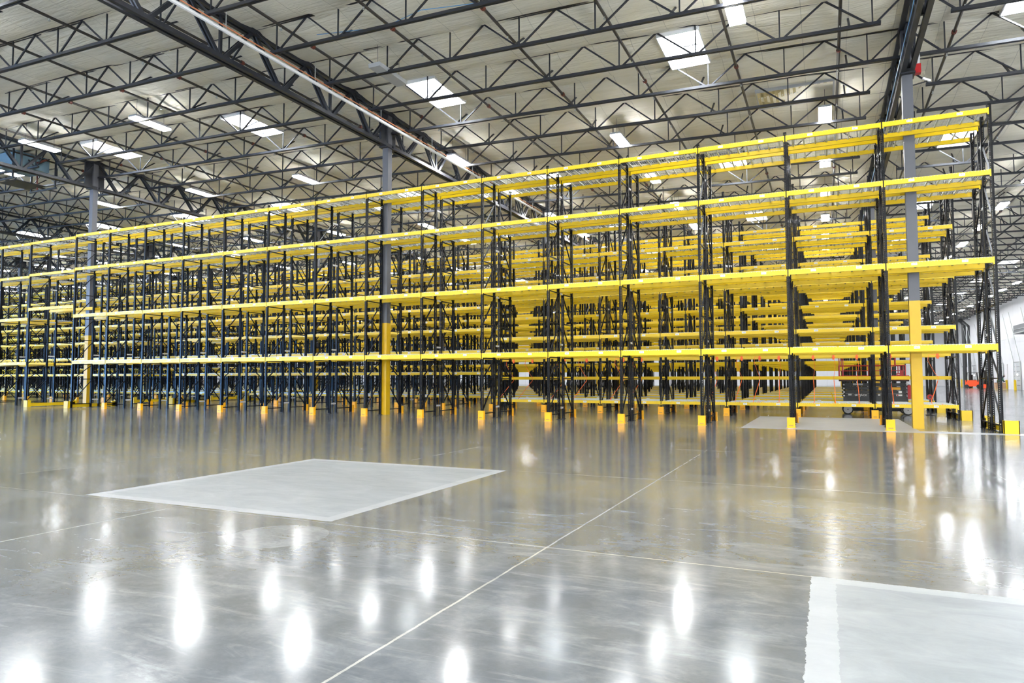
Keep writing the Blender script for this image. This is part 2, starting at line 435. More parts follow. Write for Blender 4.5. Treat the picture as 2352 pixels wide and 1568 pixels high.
for i, x in enumerate(vis):
    pipe_run('sprinkler_pipe', x, .26, .045, PIPEB, 'dark sprinkler branch pipe under the roof, %s from the right wall' % ORD[i], 'sprinkler pipe', 'sprinkler pipes', CPL)
pipe_run('water_pipe', -15.0, 0, .055, PIPEW, 'long white pipe hung beside the middle column girder', 'pipe', fix=11.12)
pipe_run('gas_pipe', -15.02, 0, .02, PIPEO, 'thin copper red pipe hung beside the middle column girder', 'pipe', fix=11.265)
m = MB(); pts = [(2.12, 8+1.22*i, zb(2.36)-.50-.03*(i % 2)) for i in range(40)]
for a, b in zip(pts, pts[1:]): m.tube(a, b, .014, BLU, 6)
tag(obj('data_cable', m), 'blue cable clipped along the right column girder', 'cable')
m = MB(); pts = [(-13.4+1.2*i, 15.35, zb(-13.4+1.2*i)+.25-.12*((i*7) % 3)) for i in range(8)]
for a, b in zip(pts, pts[1:]): m.tube(a, b, .01, BLU, 6)
tag(obj('loose_cable', m), 'thin blue cable drooping between joists near the middle girder', 'cable')

# ------------------------------------------------------------------ lamps
def lamp_meshes(lens_mat):
    h = MB(); h.box((-.215, -.785, .0), (.215, .785, .08), OFF); h.box((-.12, -.5, .10), (.12, .5, .16), OFF)
    l = MB(); l.add([(-.21,-.78,-.05),(.21,-.78,-.05),(.21,.78,-.05),(-.21,.78,-.05),(-.21,-.78,.0),(.21,-.78,.0),(.21,.78,.0),(-.21,.78,.0)], [(0,3,2,1),(0,1,5,4),(1,2,6,5),(2,3,7,6),(3,0,4,7)], lens_mat)
    w = MB()
    for y in (-.6, .6): w.tube((0, y, .1), (0, y, .86), .006, JST, 4)
    return h.mesh('housing'), l.mesh('lens'), w.mesh('hanger_wire')
LM = lamp_meshes(GLOW); LO = lamp_meshes(OFF)
ORD += [ORD[i] for i in range(10)]
lx = [16.9, 8.9, .2, -7.43, -15.0, -23.95, -31.55, -39.5] + [-47.5-8*i for i in range(12)]
ly = [26.8+5.83*i for i in range(19)]
lrow = 0
def lamp(x, y, lit, label):
    z = zb(x)+.04
    e = empty('high_bay_light', (x, y, z)); M = LM if lit else LO
    for nm, me in zip(('housing', 'lens', 'hanger_wire'), M): obj(nm, me, e)
    tag(e, label, 'ceiling light', 'hanging lights')
for i, x in enumerate(lx):
    for j, y in enumerate(ly):
        if x < -70 and (i+j) % 2: continue
        if x < -44 and y < 38: continue
        lamp(x, y, True, 'lit rectangular hanging light, %s over the racks, %s light row from the right wall' % (ORD[j], ORD[i]))
for x, y, lit, label in [(-1.94, 18.1, True, 'lit hanging light in front of the racks, nearest the right girder'), (-12.75, 18.05, False, 'unlit grey hanging light in front of the middle column'),
                         (-24.3, 18.2, True, 'lit hanging light in front of the racks between middle and left columns'), (-31.62, 18.3, True, 'lit hanging light in front of the racks beside the left column')]:
    lamp(x, y, lit, label)
for j, y in enumerate([10.4, 3.0, -5.0, -14.0]):
    for i, x in enumerate([16, 8, 0, -8, -16, -24, -32, -40, -50, -62, -76, -92, -110, -128]):
        lamp(x, y, True, 'lit hanging light over the open floor, %s row before the racks, %s from the right' % (ORD[j], ORD[i]))

# ------------------------------------------------------------------ rack parts
XK0, PITCHX, FD = 4.10, 2.515, 1.04
def post_mesh(holes, H=8.69):
    m = MB(); w = .043
    if holes:
        for a, b in ((-w, -.031), (-.017, .017), (.031, w)): m.add([(a,0,0),(b,0,0),(b,0,H),(a,0,H)], [(0,1,2,3)], BLK)
        for a, b in ((-.031, -.017), (.017, .031)):
            z = 0.
            while z < H-.06:
                m.add([(a,0,z),(b,0,z),(b,0,z+.0258),(a,0,z+.0258)], [(0,1,2,3)], BLK); z += .0508
            m.add([(a,0,z),(b,0,z),(b,0,H),(a,0,H)], [(0,1,2,3)], BLK)
    else: m.box((-w, 0, 0), (w, .003, H), BLK)
    for s_ in (-1, 1):
        m.box((s_*w-.0015, 0, 0), (s_*w+.0015, .07, H), BLK)
        m.box((min(s_*w, s_*(w-.018)), .067, 0), (max(s_*w, s_*(w-.018)), .07, H), BLK)
    m.box((-.07, -.03, 0), (.07, .11, .012), BLK)
    return m
def brace_mesh():
    m = MB(); a, b = .04, FD-.04
    for z in (.2, 1.42, 2.15, 3.35, 4.42, 5.6, 6.75, 7.9, 8.4): m.bar((0, a, z), (0, b, z), .035, .035, BLK)
    zs = [.25, 1.38, 2.15, 3.30, 4.4, 5.55, 6.7, 7.85]
    for z0, z1 in zip(zs, zs[1:]): m.bar((0, a, z0+.03), (0, b, z1-.03), .038, .03, BLK)
    return m
def brace_mesh_b():
    m = MB(); a, b = .04, FD-.04
    for z in (.2, 1.42, 2.15, 3.35, 4.42, 5.6, 6.75, 7.9, 8.4): m.bar((0, a, z), (0, b, z), .035, .035, BLK)
    zs = [.25, 1.38, 2.15, 3.30, 4.4, 5.55, 6.7, 7.85]
    for z0, z1 in zip(zs, zs[1:]): m.bar((0, a, z1-.03), (0, b, z0+.03), .038, .03, BLK)
    return m
def beam_mesh(L, h, labels=False, flip=False, simple=False):
    m = MB(); s_ = -1 if flip else 1
    if simple: prof = [(-.022, -h), (.04, -h), (.04, 0), (-.022, 0)]
    else: prof = [(-.022, -h), (.04, -h), (.04, -.04), (.012, -.04), (.012, 0), (-.022, 0)]
    prof = [(y*s_, z) for y, z in prof]
    m.prism_x(prof, .042, L-.042, YEL)
    if not simple:
        for x0, x1 in ((.016, .05), (L-.05, L-.016)):
            m.box((x0, min(-.026*s_, -.012*s_), -h-.045), (x1, max(-.026*s_, -.012*s_), .004), YEL)
        for x in (.28, .56, .84, 1.12, 1.40, 1.68, 1.96, 2.24): m.box((x*L/2.515-.006, -.001*s_-.0225, -.009), (x*L/2.515+.006, -.0005*s_-.022, .001), GAL)
    else: m.box((.016, -.022, -h-.03), (.045, 0, 0), YEL); m.box((L-.045, -.022, -h-.03), (L-.016, 0, 0), YEL)
    if labels:
        for f in (.27, .735):
            x = f*L; m.box((x-.07, -.025, -.095), (x+.07, -.0225, -.028), WHT)
            for i in range(9): m.box((x-.052+.012*i, -.0258, -.078), (x-.052+.012*i+(.004 if i % 3 else .008), -.0252, -.048), INK)
    return m
def deck_mesh(hi, w=1.13):
    m = MB(); d = FD
    for i in range(4):
        x = -w/2+.10+i*(w-.2)/3; m.box((x-.02, .02, -.032), (x+.02, d-.02, -.006), GAL)
    if hi:
        n = 17
        for i in range(n):
            x = -w/2+i*w/(n-1); m.box((x-.0028, -.018, 0), (x+.0028, d+.018, .0056), GAL)
            m.box((x-.0028, -.0285, -.03), (x+.0028, -.0235, .0056), GAL); m.box((x-.0028, d+.0235, -.03), (x+.0028, d+.0285, .0056), GAL)
        for j in range(10): y = .03+j*(d-.06)/9; m.box((-w/2, y-.0028, .0056), (w/2, y+.0028, .011), GAL)
    else:
        for j in range(7): y = .03+j*(d-.06)/6; m.box((-w/2, y-.006, 0), (w/2, y+.006, .008), GAL)
    return m
T_POST = {True: post_mesh(True), False: post_mesh(False)}
POST = {k: v.mesh('post') for k, v in T_POST.items()}
BRA, BRB = brace_mesh(), brace_mesh_b()
BRACE = {0: BRA.mesh('upright_frame'), 1: BRB.mesh('upright_frame')}
FRAME1 = {}
for k, t_ in ((0, BRA), (1, BRB)):
    m = MB(); m.merge(t_); m.merge(T_POST[False]); m.merge(T_POST[False], (0, FD, 0), math.pi); FRAME1[k] = (m, m.mesh('upright_frame'))
_bm = {}
def beam(L, h, labels, flip, simple=False):
    k = (round(L, 2), h, labels, flip, simple)
    if k not in _bm: t_ = beam_mesh(L, h, labels, flip, simple); _bm[k] = (t_, t_.mesh('beam'))
    return _bm[k]
T_DECK = {True: deck_mesh(True), False: deck_mesh(False)}; DECK = {k: v.mesh('wire_deck') for k, v in T_DECK.items()}

def xgrid(x_min, off=0.):
    """post positions, right to left, with the 3.66 m wide tunnel bay"""
    xsn = [XK0+off-PITCHX*k for k in range(16)]
    x = xsn[-1]-3.66
    while x > x_min-2.6: xsn.append(x); x -= PITCHX
    return xsn

def rack_run(xs_, Yf, lv, side, label, holes, labels_front, hi_deck, detail=2, limit=100):
    """one line of uprights with the beams and decks it carries; lv(bay index) -> [(z, beam height, which faces, decked)]"""
    e = empty('pallet_rack', (xs_[0], Yf, 0)); tag(e, label, 'pallet rack', 'pallet racks')
    X0 = xs_[0]
    order = sorted(range(len(xs_)), key=lambda i: (Vector((xs_[i], Yf, 0))-CAM).length)
    rest = MB()
    for n, i in enumerate(order):
        lx_ = xs_[i]-X0
        if n >= limit: rest.merge(FRAME1[side][0], (lx_, 0, 0)); continue
        if detail == 2:
            f = obj('upright_frame', BRACE[side], e, (lx_, 0, 0))
            obj('post', POST[holes], f); obj('post', POST[holes], f, (0, FD, 0), math.pi)
        else: obj('upright_frame', FRAME1[side][1], e, (lx_, 0, 0))
    items = {'front_beam': [], 'rear_beam': [], 'wire_deck': []}
    for i in range(len(xs_)-1):
        x0, x1 = xs_[i+1], xs_[i]; L = x1-x0; dist = (Vector(((x0+x1)/2, Yf, 3))-CAM).length
        for (z, h, faces, decked) in lv(i):
            if 'f' in faces: items['front_beam'].append((dist, x0-X0, 0, z, beam(L, h, labels_front, False, detail < 2), 0))
            if 'r' in faces: items['rear_beam'].append((dist, x0-X0, FD, z, beam(L, h, False, True, detail < 2), 0))
            if decked:
                for q in (.26, .74): items['wire_deck'].append((dist, x0-X0+L*q, 0, z+.003, (T_DECK[hi_deck], DECK[hi_deck]), 0))
    for nm, lst in items.items():
        lst.sort(key=lambda a: a[0]); rb = MB()
        for n, (d, x, y, z, (t_, me), rz) in enumerate(lst):
            if n < limit: obj(nm, me, e, (x, y, z))
            elif nm == 'wire_deck': rb.merge(T_DECK[False], (x, y, z))
            else: rb.merge(t_, (x, y, z))
        if rb.v: o = obj(nm, rb, e); o['kind'] = 'stuff'
    if rest.v: o = obj('upright_frame', rest, e); o['kind'] = 'stuff'
    return e

FULL = 'fr'
def lv1(i):
    if i == 15: return [(5.08, .15, FULL, False), (6.84, .13, FULL, True), (8.50, .13, FULL, True)]
    if i > 15: return [(2.30, .16, FULL, False), (4.58, .15, FULL, True), (6.76, .13, FULL, True), (8.48, .13, FULL, True)]
    return [(2.32, .16, FULL, True), (4.595, .15, FULL, True), (6.915, .135, FULL, True), (8.572, .13, FULL, True)]
def lv2(i):
    if i < 7: return [(.52, .12, FULL, True), (1.50, .125, 'r', False), (2.34, .14, 'r', False), (3.23, .13, FULL, True), (4.98, .13, FULL, True), (6.68, .13, FULL, True)]
    if i == 15: return [(4.66, .13, FULL, False), (6.35, .13, FULL, True)]
    return [(1.72, .12, FULL, True), (2.70, .12, FULL, True), (3.68, .12, FULL, True), (4.68, .12, FULL, True), (6.36, .13, FULL, True)]
def lv3(i):
    if i == 15: return [(6.56, .13, FULL, False), (8.2, .13, FULL, True)]
    return [(.50, .12, FULL, True), (2.98, .13, FULL, True), (4.64, .13, FULL, True), (6.56, .13, FULL, True), (8.2, .13, FULL, True)]
def lv4(i):
    if i == 15: return [(6.56, .13, FULL, False), (8.2, .13, FULL, True)]
    return [(.50, .12, FULL, True), (2.30, .13, FULL, True), (4.64, .13, FULL, True), (6.56, .13, FULL, True), (8.2, .13, FULL, True)]
ROWS = [(21.31, 0., lv1, 'front', -42), (27.22, -.03, lv2, 'second', -53), (32.75, -.03, lv3, 'third', -63), (38.38, -.03, lv4, 'fourth', -74), (44.1, -.03, lv4, 'fifth', -84)]
GAP = 1.38
for n, (Yf, off, lv, nm, xm) in enumerate(ROWS):
    g = xgrid(xm, off); near = n < 2
    rack_run(g, Yf, lv, 0, 'yellow and black pallet rack, near half of the %s double row%s' % (nm, ' facing the open floor' if n == 0 else ''), near, n < 3, near, 2 if near else 1)
    rack_run(g, Yf+GAP, lv, 1, 'yellow and black pallet rack, far half of the %s double row' % nm, near, False, near, 2 if near else 1)
    if near:                                            # spacers between the two halves
        m = MB()
        for x in g:
            if min(abs(x-q) for q in GX) < .25: continue
            for z in (.40, 2.62, 4.42, 6.15, 7.9):
                if px((x, Yf, z)): m.box((x-.02, Yf+FD, z-.03), (x+.02, Yf+GAP, z+.03), SPC)
        tag(obj('row_spacer', m), 'short silver bars tying the two halves of the %s double row' % nm, 'row spacer')
# distant double rows, a few pixels per part
for n, Yf in enumerate((49.9, 55.45, 61.1, 66.8, 72.52, 78.2)):
    m = MB(); g = xgrid(max(-1.95*Yf, -140), -.03)
    fr = MB()
    for a in (0, FD): 
        for s_ in (-1, 1): pass
    for x in g:
        for y0 in (Yf, Yf+GAP):
            for y in (y0, y0+FD-.07): m.box((x-.04, y, 0), (x+.04, y+.07, 8.69), BLK)
            for z0 in ((.3, 2.6, 4.9, 7.2) if n < 6 else (2.6,)): m.bar((x, y0+.05, z0), (x, y0+FD-.05, z0+1.1), .04, .03, BLK)
    for i in range(len(g)-1):
        x0, x1 = g[i+1]+.03, g[i]-.03
        for (z, h, fc, dk) in lv4(i):
            for y0 in (Yf, Yf+GAP):
                for y in (y0-.02, y0+FD-.04): m.box((x0, y, z-h), (x1, y+.06, z), YEL)
                if dk:
                    for q in range(8): xx = x0+.15+q*(x1-x0-.3)/7; m.box((xx-.02, y0+.04, z-.03), (xx+.02, y0+FD-.04, z-.005), GAL)
                    for q in range(5): yy = y0+.15+q*(FD-.3)/4; m.box((x0, yy-.008, z), (x1, yy+.008, z+.01), GAL)
    tag(obj('pallet_rack', m), 'distant yellow and black double pallet rack row, %s row from the front' % ORD[n+5], 'pallet rack', 'pallet racks')

# ------------------------------------------------------------------ upright protectors
def guard_mesh(w=.20, h=.30, material=ORG, text=True):
    m = MB(); m.box((-w/2, -.02, 0), (w/2, 0, h), material)
    for s_ in (-1, 1): m.box((s_*w/2-.008, -.02, 0), (s_*w/2+.008, .10, h), material)
    m.box((-w/2-.03, -.03, 0), (w/2+.03, .1, .008), material)
    if text:
        for i in range(7): m.box((-.062+.018*i, -.0225, .055), (-.062+.018*i+.013, -.0195, .072+.006*(i % 2)), INK)
    return m
GM = guard_mesh().mesh('upright_protector')
for n, (Yf, off, lv, nm, xm) in enumerate(ROWS[:4]):
    g = xgrid(xm, off)
    for i, x in enumerate(g):
        if i in (0, 15, 16): continue
        if not inview([(x, Yf, .2)], 10): continue
        o = obj('upright_protector', GM, None, (x-.005, Yf-.045, 0))
        tag(o, 'orange upright protector at the near foot, %s post from the right, %s rack row' % (ORD[i], nm), 'upright protector', 'upright protectors')
    for i, x in enumerate(g[:16]):
        if i in (0, 15) or not inview([(x, Yf, .2)], 10): continue
        o = obj('upright_protector', GM, None, (x, Yf+GAP+FD+.045, 0), math.pi)
        tag(o, 'orange upright protector at the far foot, %s post from the right, %s rack row' % (ORD[i], nm), 'upright protector', 'rear upright protectors')
def end_guard(x, Yf, side, label):
    e = empty('end_guard', (x, Yf, 0)); m = MB(); s_ = side; h = .34
    a, b = sorted((s_*.02, s_*.36)); m.box((a, -.10, 0), (b, -.085, h), YEL2)
    a, b = sorted((s_*.34, s_*.36)); m.box((a, -.10, 0), (b, .06, h), YEL2)
    a, b = sorted((s_*.02, s_*.04)); m.box((a, -.10, 0), (b, .0, h), YEL2); obj('corner_plate', m, e)
    m = MB(); a, b = sorted((s_*.06, s_*.16)); m.box((a, -.08, .03), (b, 2.45, .19), YEL2); m.box((a, -.08, 0), (b, .1, .03), YEL2); m.box((a, 2.2, 0), (b, 2.45, .28), YEL2); obj('rail', m, e)
    m = MB(); a, b = sorted((s_*.02, s_*.3)); m.box((a, 2.44, 0), (b, 2.47, h), YEL2); obj('far_plate', m, e)
    tag(e, label, 'rack end guard', 'rack end guards')
for n, (Yf, off, lv, nm, xm) in enumerate(ROWS[:4]):
    g = xgrid(xm, off)
    end_guard(g[0], Yf, 1, 'yellow end guard at the right end of the %s rack row' % nm)
    if n < 3:
        end_guard(g[15]-.02, Yf, -1, 'yellow floor guard on the right side of the %s row tunnel' % nm)
        end_guard(g[16]+.02, Yf, 1, 'yellow floor guard on the left side of the %s row tunnel' % nm)

# ------------------------------------------------------------------ orange straps in the second row
for i, x in enumerate((-12.91, -11.98, -10.44, -9.42, -7.79, -7.01, -3.94, -3.0, -2.33, -1.63, -.42, .28, 1.06, 2.14, 3.06, 3.62)):
    e = empty('strap', (x, 28.23, 0)); m = MB(); sx_ = -.38 if x < -7 else (-.2 if x < -2 else .06)
    if x > 2.5: sx_ = -.3
    pts = [(0, 0, 2.26), (sx_*.9, 0, 2.27), (sx_, 0, 2.05), (sx_*.35, 0, 1.62), (0, 0, 1.45), (-.02, 0, 1.32), (sx_*.5, -.3, .98), (sx_*1.0, -.55, .62), (sx_*1.0, -.8, .50)]
    if abs(sx_) < .1: pts = [(0, 0, 2.26), (sx_, 0, 1.9), (0, 0, 1.45), (0, 0, 1.35), (.02, -.4, .9), (.02, -.8, .50)]
    for a, b in zip(pts, pts[1:]): m.bar(a, b, .022, .012, STRAP)
    obj('webbing', m, e); m = MB(); m.box((-.035, -.05, 2.12), (.035, .02, 2.3), STRAP); m.box((-.06, -.04, 2.18), (.06, .0, 2.22), STRAP); m.box((-.04, -.86, .42), (.03, -.80, .54), STRAP); obj('buckle', m, e)
    tag(e, 'orange strap tied between low beams of the second row, %s from the left' % ORD[i], 'strap', 'orange straps')

# ------------------------------------------------------------------ scissor lift
def text(name, body, size, material, parent, loc, rot=(math.pi/2, 0, 0), ext=.002):
    c = bpy.data.curves.new(name, 'FONT'); c.body = body; c.size = size; c.extrude = ext; c.materials.append(material)
    t0 = bpy.data.objects.new(name, c); COL.objects.link(t0); me = bpy.data.meshes.new_from_object(t0); bpy.data.objects.remove(t0)
    o = bpy.data.objects.new(name, me); COL.objects.link(o); o.parent = parent; o.location = loc; o.rotation_euler = rot; return o
L = empty('scissor_lift', (.58, 30.15, 0))
tag(L, 'red and dark grey scissor lift parked in the aisle behind the second rack row', 'scissor lift')
m = MB(); m.box((-.02, .10, .22), (2.42, .95, .40), DKG); m.box((.35, .05, .14), (2.05, .98, .24), TYRE); m.box((.75, .03, .16), (.95, .06, .3), AMB); obj('chassis', m, L)
for i, (x, y) in enumerate(((.19, .05), (2.26, .05), (.19, 1.0), (2.26, 1.0))):
    m = MB(); m.tube((x, y-.06, .195), (x, y+.06, .195), .195, TYRE, 28); w = obj('wheel', m, L)
    m = MB(); m.tube((x, y-.067, .195), (x, y+.067, .195), .155, RIM, 28); m.tube((x, y-.072, .195), (x, y+.072, .195), .02, TYRE, 10); obj('rim', m, w)
st = MB()
for i in range(4):
    z0 = .66 + .145*i
    st.box((.08, .22, z0+.01), (2.28, .26, z0+.135), DKG); st.box((.08, .80, z0+.01), (2.28, .84, z0+.135), DKG)
    st.bar((.0, .24, z0+.07), (.12, .24, z0+.14), .05, .05, TYRE, (0, 1, 0)); st.bar((.0, .24, z0+.07), (.12, .24, z0), .05, .05, TYRE, (0, 1, 0))
    st.bar((2.36, .24, z0+.07), (2.24, .24, z0+.14), .05, .05, RIM, (0, 1, 0)); st.bar((2.36, .24, z0+.07), (2.24, .24, z0), .05, .05, TYRE, (0, 1, 0))
    st.tube((.07, .15, z0+.07), (.07, .9, z0+.07), .03, RIM, 10); st.tube((2.27, .15, z0+.07), (2.27, .9, z0+.07), .03, RIM, 10)
st.box((.05, .2, .40), (2.3, .85, .68), DKG)
st.box((.40, .205, 1.15), (.75, .222, 1.22), OFF); st.box((1.30, .205, .97), (2.05, .222, 1.07), AMB); st.box((.22, .205, .74), (.34, .222, .80), OFF); st.box((1.98, .205, .85), (2.09, .222, .93), WHT)
st.box((1.27, .205, .73), (1.35, .222, .80), OFF); st.box((1.90, .205, .73), (2.10, .222, .79), WHT); st.box((1.91, .203, .735), (1.97, .206, .785), RED)
so = obj('scissor_stack', st, L); text('lettering', 'SKYJACK', .11, WHT, so, (.45, .203, .72))
m = MB(); m.box((2.28, .12, .62), (2.42, .94, 1.15), RED); obj('ladder_panel', m, L)
m = MB(); m.box((-.10, .08, 1.30), (2.34, .98, 1.37), DKG); m.box((-.10, .06, 1.35), (2.34, .08, 1.53), RED); m.box((-.10, .98, 1.35), (2.34, 1.0, 1.53), RED); m.box((.88, .055, 1.36), (1.45, .062, 1.50), AMB)
pf = obj('platform', m, L); text('lettering', 'SKYJACK', .12, WHT, pf, (.10, .055, 1.395)); text('lettering', 'SJ4740', .115, WHT, pf, (1.80, .055, 1.395))
m = MB()
for y in (.08, .98):
    for z in (1.92, 1.72): m.tube((-.08, y, z), (2.22, y, z), .018 if z > 1.8 else .012, RED, 8)
    for x in (-.08, .05, 1.0, 2.05, 2.22): m.tube((x, y, 1.5), (x, y, 1.93), .02, RED, 8)
for x in (-.08, 2.22):
    for z in (1.72, 1.92): m.tube((x, .08, z), (x, .98, z), .018, RED, 8)
for x in (-.08, .0, .06): m.tube((x, .08, 1.9), (x, .08, 2.30), .018, RED, 8)
m.tube((-.08, .08, 2.3), (.06, .08, 2.3), .018, RED, 8)
for x in (1.7, 1.95): m.tube((x, .98, 1.9), (x, .98, 2.3), .03, RED, 8)
obj('guard_rail', m, L)
m = MB(); m.box((1.92, .05, 1.53), (2.14, .16, 1.62), RED); m.box((2.04, .05, 1.6), (2.14, .12, 1.72), RED); m.box((1.95, .045, 1.56), (2.02, .052, 1.58), WHT); obj('control_box', m, L)
m = MB(); m.tube((3.05, .4, .70), (3.05, .5, .70), .10, RED, 20); m.tube((3.05, .38, .70), (3.05, .52, .70), .04, DKG, 14); m.bar((3.05, .45, .7), (3.2, .45, .42), .02, .02, TYRE)
m.box((3.02, .42, .0), (3.08, .48, .62), DKG); m.box((2.9, .3, 0), (3.2, .6, .02), DKG)
o = obj('hose_reel', m, None, (.58, 30.15, 0)); tag(o, 'small round dark red reel on a stand beside the scissor lift', 'reel')

# ------------------------------------------------------------------ right wall: dock doors, bollards, ducts
for i in range(13):
    y = 29.95 + 8.6*i
    if y > 134: break
    e = empty('dock_door', (XR-.03, y, 0)); m = MB()
    m.box((-.06, -1.45, 0), (0, 1.45, 3.35), DOORM)
    for z in (.55, 1.1, 1.65, 2.2, 2.75, 3.3): m.box((-.075, -1.45, z-.02), (-.06, 1.45, z+.02), DKG)
    obj('panel', m, e); m = MB(); m.box((-.08, -.35, 1.72), (-.06, .35, 1.92), mat('door_window%d' % i, (.8, .8, .8), .2, emit=(1, 1, 1), strength=2.5) if i == 0 else DWIN); 
    if i == 0: DWIN = m.mats[0]
    obj('pane', m, e)
    for s_ in (-1, 1):
        m = MB(); m.bar((-.06, s_*1.5, 0), (-.06, s_*1.5, 3.4), .09, .09, GAL); m.bar((-.06, s_*1.5, 3.4), (-1.0, s_*1.5, 9.2), .05, .05, GAL); obj('track', m, e)
    tag(e, 'grey panelled dock door in the right wall, %s from the near end' % ORD[i], 'dock door', 'dock doors')
    for j, s_ in enumerate((-1, 1)):
        b = empty('bollard', (XR-.75, y+s_*2.05, 0)); m = MB(); m.tube((0, 0, 0), (0, 0, 1.15), .13, YEL2, 16); m.tube((0, 0, 1.15), (0, 0, 1.2), .13, YEL2, 16, .05); obj('post', m, b)
        m = MB(); m.bar((.12, 0, 0), (.12, 0, 3.1), .14, .08, PIPEW); obj('guard_channel', m, b)
        tag(b, 'yellow bollard on the %s side of the dock door %s from the near end' % ('near' if s_ < 0 else 'far', ORD[i]), 'bollard', 'yellow bollards')
e = empty('riser_pipe', (XR-.7, 128, 0))
m = MB()
m.tube((0, 0, 0), (0, 0, 10.0), .30, DKG, 14); m.tube((0, 0, 10.0), (-.6, -1, 10.6), .30, DKG, 14); obj('large_duct', m, e)
m = MB(); m.tube((.1, -3.2, 0), (.1, -3.2, 9.4), .2, DKG, 10); m.tube((.1, -3.2, 9.4), (-.2, -1.2, 10.2), .2, DKG, 10); obj('small_duct', m, e)
tag(e, 'two tall black vertical ducts with elbows at the far right wall', 'duct')
e = empty('air_unit', (XR-1.0, 89, 6.7)); m = MB(); m.box((-.7, -3.2, -.45), (.6, 3.0, .5), mat('unit_grey', (.13, .14, .15), .4)); obj('body', m, e)
m = MB(); m.box((-.75, -3.0, -.40), (-.7, 2.8, -.3), GAL); m.box((-.75, -3.0, .0), (-.7, 2.8, .05), GAL); obj('grille', m, e)
m = MB(); m.tube((.2, 1, .5), (.2, 1, 3.6), .12, PIPEW, 10); m.tube((.2, 1, 3.6), (-.3, -1, 4.3), .12, PIPEW, 10); obj('pipe', m, e)
tag(e, 'long dark grey air handling unit hung on the right wall', 'air unit')
m = MB()
m.tube((XR-.4, 70, 6.2), (XR-.4, 138, 6.2), .04, PIPEW, 8)
tag(obj('wall_conduit', m), 'thin pale horizontal conduit along the right wall', 'conduit')

# ------------------------------------------------------------------ fork trucks, cardboard, people far right
def lift_truck(loc, label, rz=0.):
    e = empty('forklift', loc); e.rotation_euler = (0, 0, rz); m = MB()
    m.box((-.55, -.9, .25), (.55, .75, 1.1), FRED); m.box((-.5, -1.2, .35), (.5, -.9, 1.05), FRED); m.box((-.5, -.35, .95), (.5, .35, 1.02), DKG); obj('body', m, e)
    m = MB(); m.box((-.3, -.3, 1.02), (.3, .25, 1.2), DKG); m.box((-.35, .15, 1.1), (.35, .36, 1.85), TYRE); obj('seat', m, e)
    m = MB()
    for x in (-.52, .52):
        for y in (-.85, .6): m.bar((x, y, .9), (x*.93, y*.85, 2.15), .11, .11, TYRE)
    m.box((-.55, -.85, 2.12), (.55, .6, 2.18), TYRE); obj('overhead_guard', m, e)
    m = MB()
    for x in (-.35, .35): m.bar((x, -1.35, .05), (x, -1.35, 2.5), .2, .16, TYRE)
    for z in (.3, 1.2, 2.2): m.box((-.35, -1.4, z), (.35, -1.32, z+.08), DKG)
    obj('mast', m, e); m = MB()
    for x in (-.25, .25): m.box((x-.06, -2.3, .06), (x+.06, -1.35, .11), TYRE)
    obj('fork', m, e)
    for x in (-.5, .5):
        for y in (-.9, .55):
            m = MB(); m.tube((x-.09, y, .26), (x+.09, y, .26), .26, TYRE, 16); obj('wheel', m, e)
    tag(e, label, 'forklift', 'forklifts'); return e
lift_truck((18.45, 112, 0), 'orange red forklift with black overhead guard, near the far right wall', 1.0)
e = empty('pallet_truck', (18.62, 104, 0)); e.rotation_euler = (0, 0, 1.2); m = MB(); m.box((-.4, -.5, .1), (.4, .4, .62), FRED); m.bar((0, .4, .5), (0, .9, 1.2), .05, .05, TYRE); obj('body', m, e)
m = MB()
for x in (-.22, .22): m.box((x-.08, -1.7, .05), (x+.08, -.5, .13), TYRE)
obj('fork', m, e); tag(e, 'low orange red pallet truck beside the standing person', 'pallet truck')
def person(loc, joints, edges, rad, cloth, label, hat=None, shirt=(1, 2), rz=0.):
    e = empty('person', loc); e.rotation_euler = (0, 0, rz)
    me = bpy.data.meshes.new('body'); me.from_pydata(joints, edges, []); me.materials.append(cloth)
    o = bpy.data.objects.new('body', me); COL.objects.link(o); o.parent = e
    o.modifiers.new('skin', 'SKIN'); sub = o.modifiers.new('sub', 'SUBSURF'); sub.levels = 1; sub.render_levels = 1
    sv = me.skin_vertices[0].data if me.skin_vertices else None
    if sv is None:
        me.attributes; 
    for i, r in enumerate(rad):
        if me.skin_vertices: me.skin_vertices[0].data[i].radius = r; me.skin_vertices[0].data[i].use_root = (i == 0)
    tag(e, label, 'person'); return e
def stand(lean=0.):
    l = lean
    J = [(0,0,.95),(0,-.02-l*.3,1.2),(0,-.05-l*.6,1.42),(0,-.06-l*.75,1.52),(0,-.10-l*.85,1.66),(.1,0,.9),(.11,.0,.5),(.12,.03,.08),(.12,-.12,.04),(-.1,0,.9),(-.11,-.02,.5),(-.12,.02,.08),(-.12,-.12,.04),
         (.19,-.05-l*.6,1.4),(.24,-.1-l*.6,1.12),(.22,-.3-l*.6,.95),(-.19,-.05-l*.6,1.4),(-.24,-.1-l*.6,1.12),(-.22,-.3-l*.6,.95)]
    E = [(0,1),(1,2),(2,3),(3,4),(0,5),(5,6),(6,7),(7,8),(0,9),(9,10),(10,11),(11,12),(2,13),(13,14),(14,15),(2,16),(16,17),(17,18)]
    Rr = [(.15,.11),(.15,.11),(.17,.11),(.06,.06),(.10,.11),(.09,.09),(.065,.065),(.045,.045),(.04,.03),(.09,.09),(.065,.065),(.045,.045),(.04,.03),(.06,.06),(.045,.045),(.035,.035),(.06,.06),(.045,.045),(.035,.035)]
    return J, E, Rr
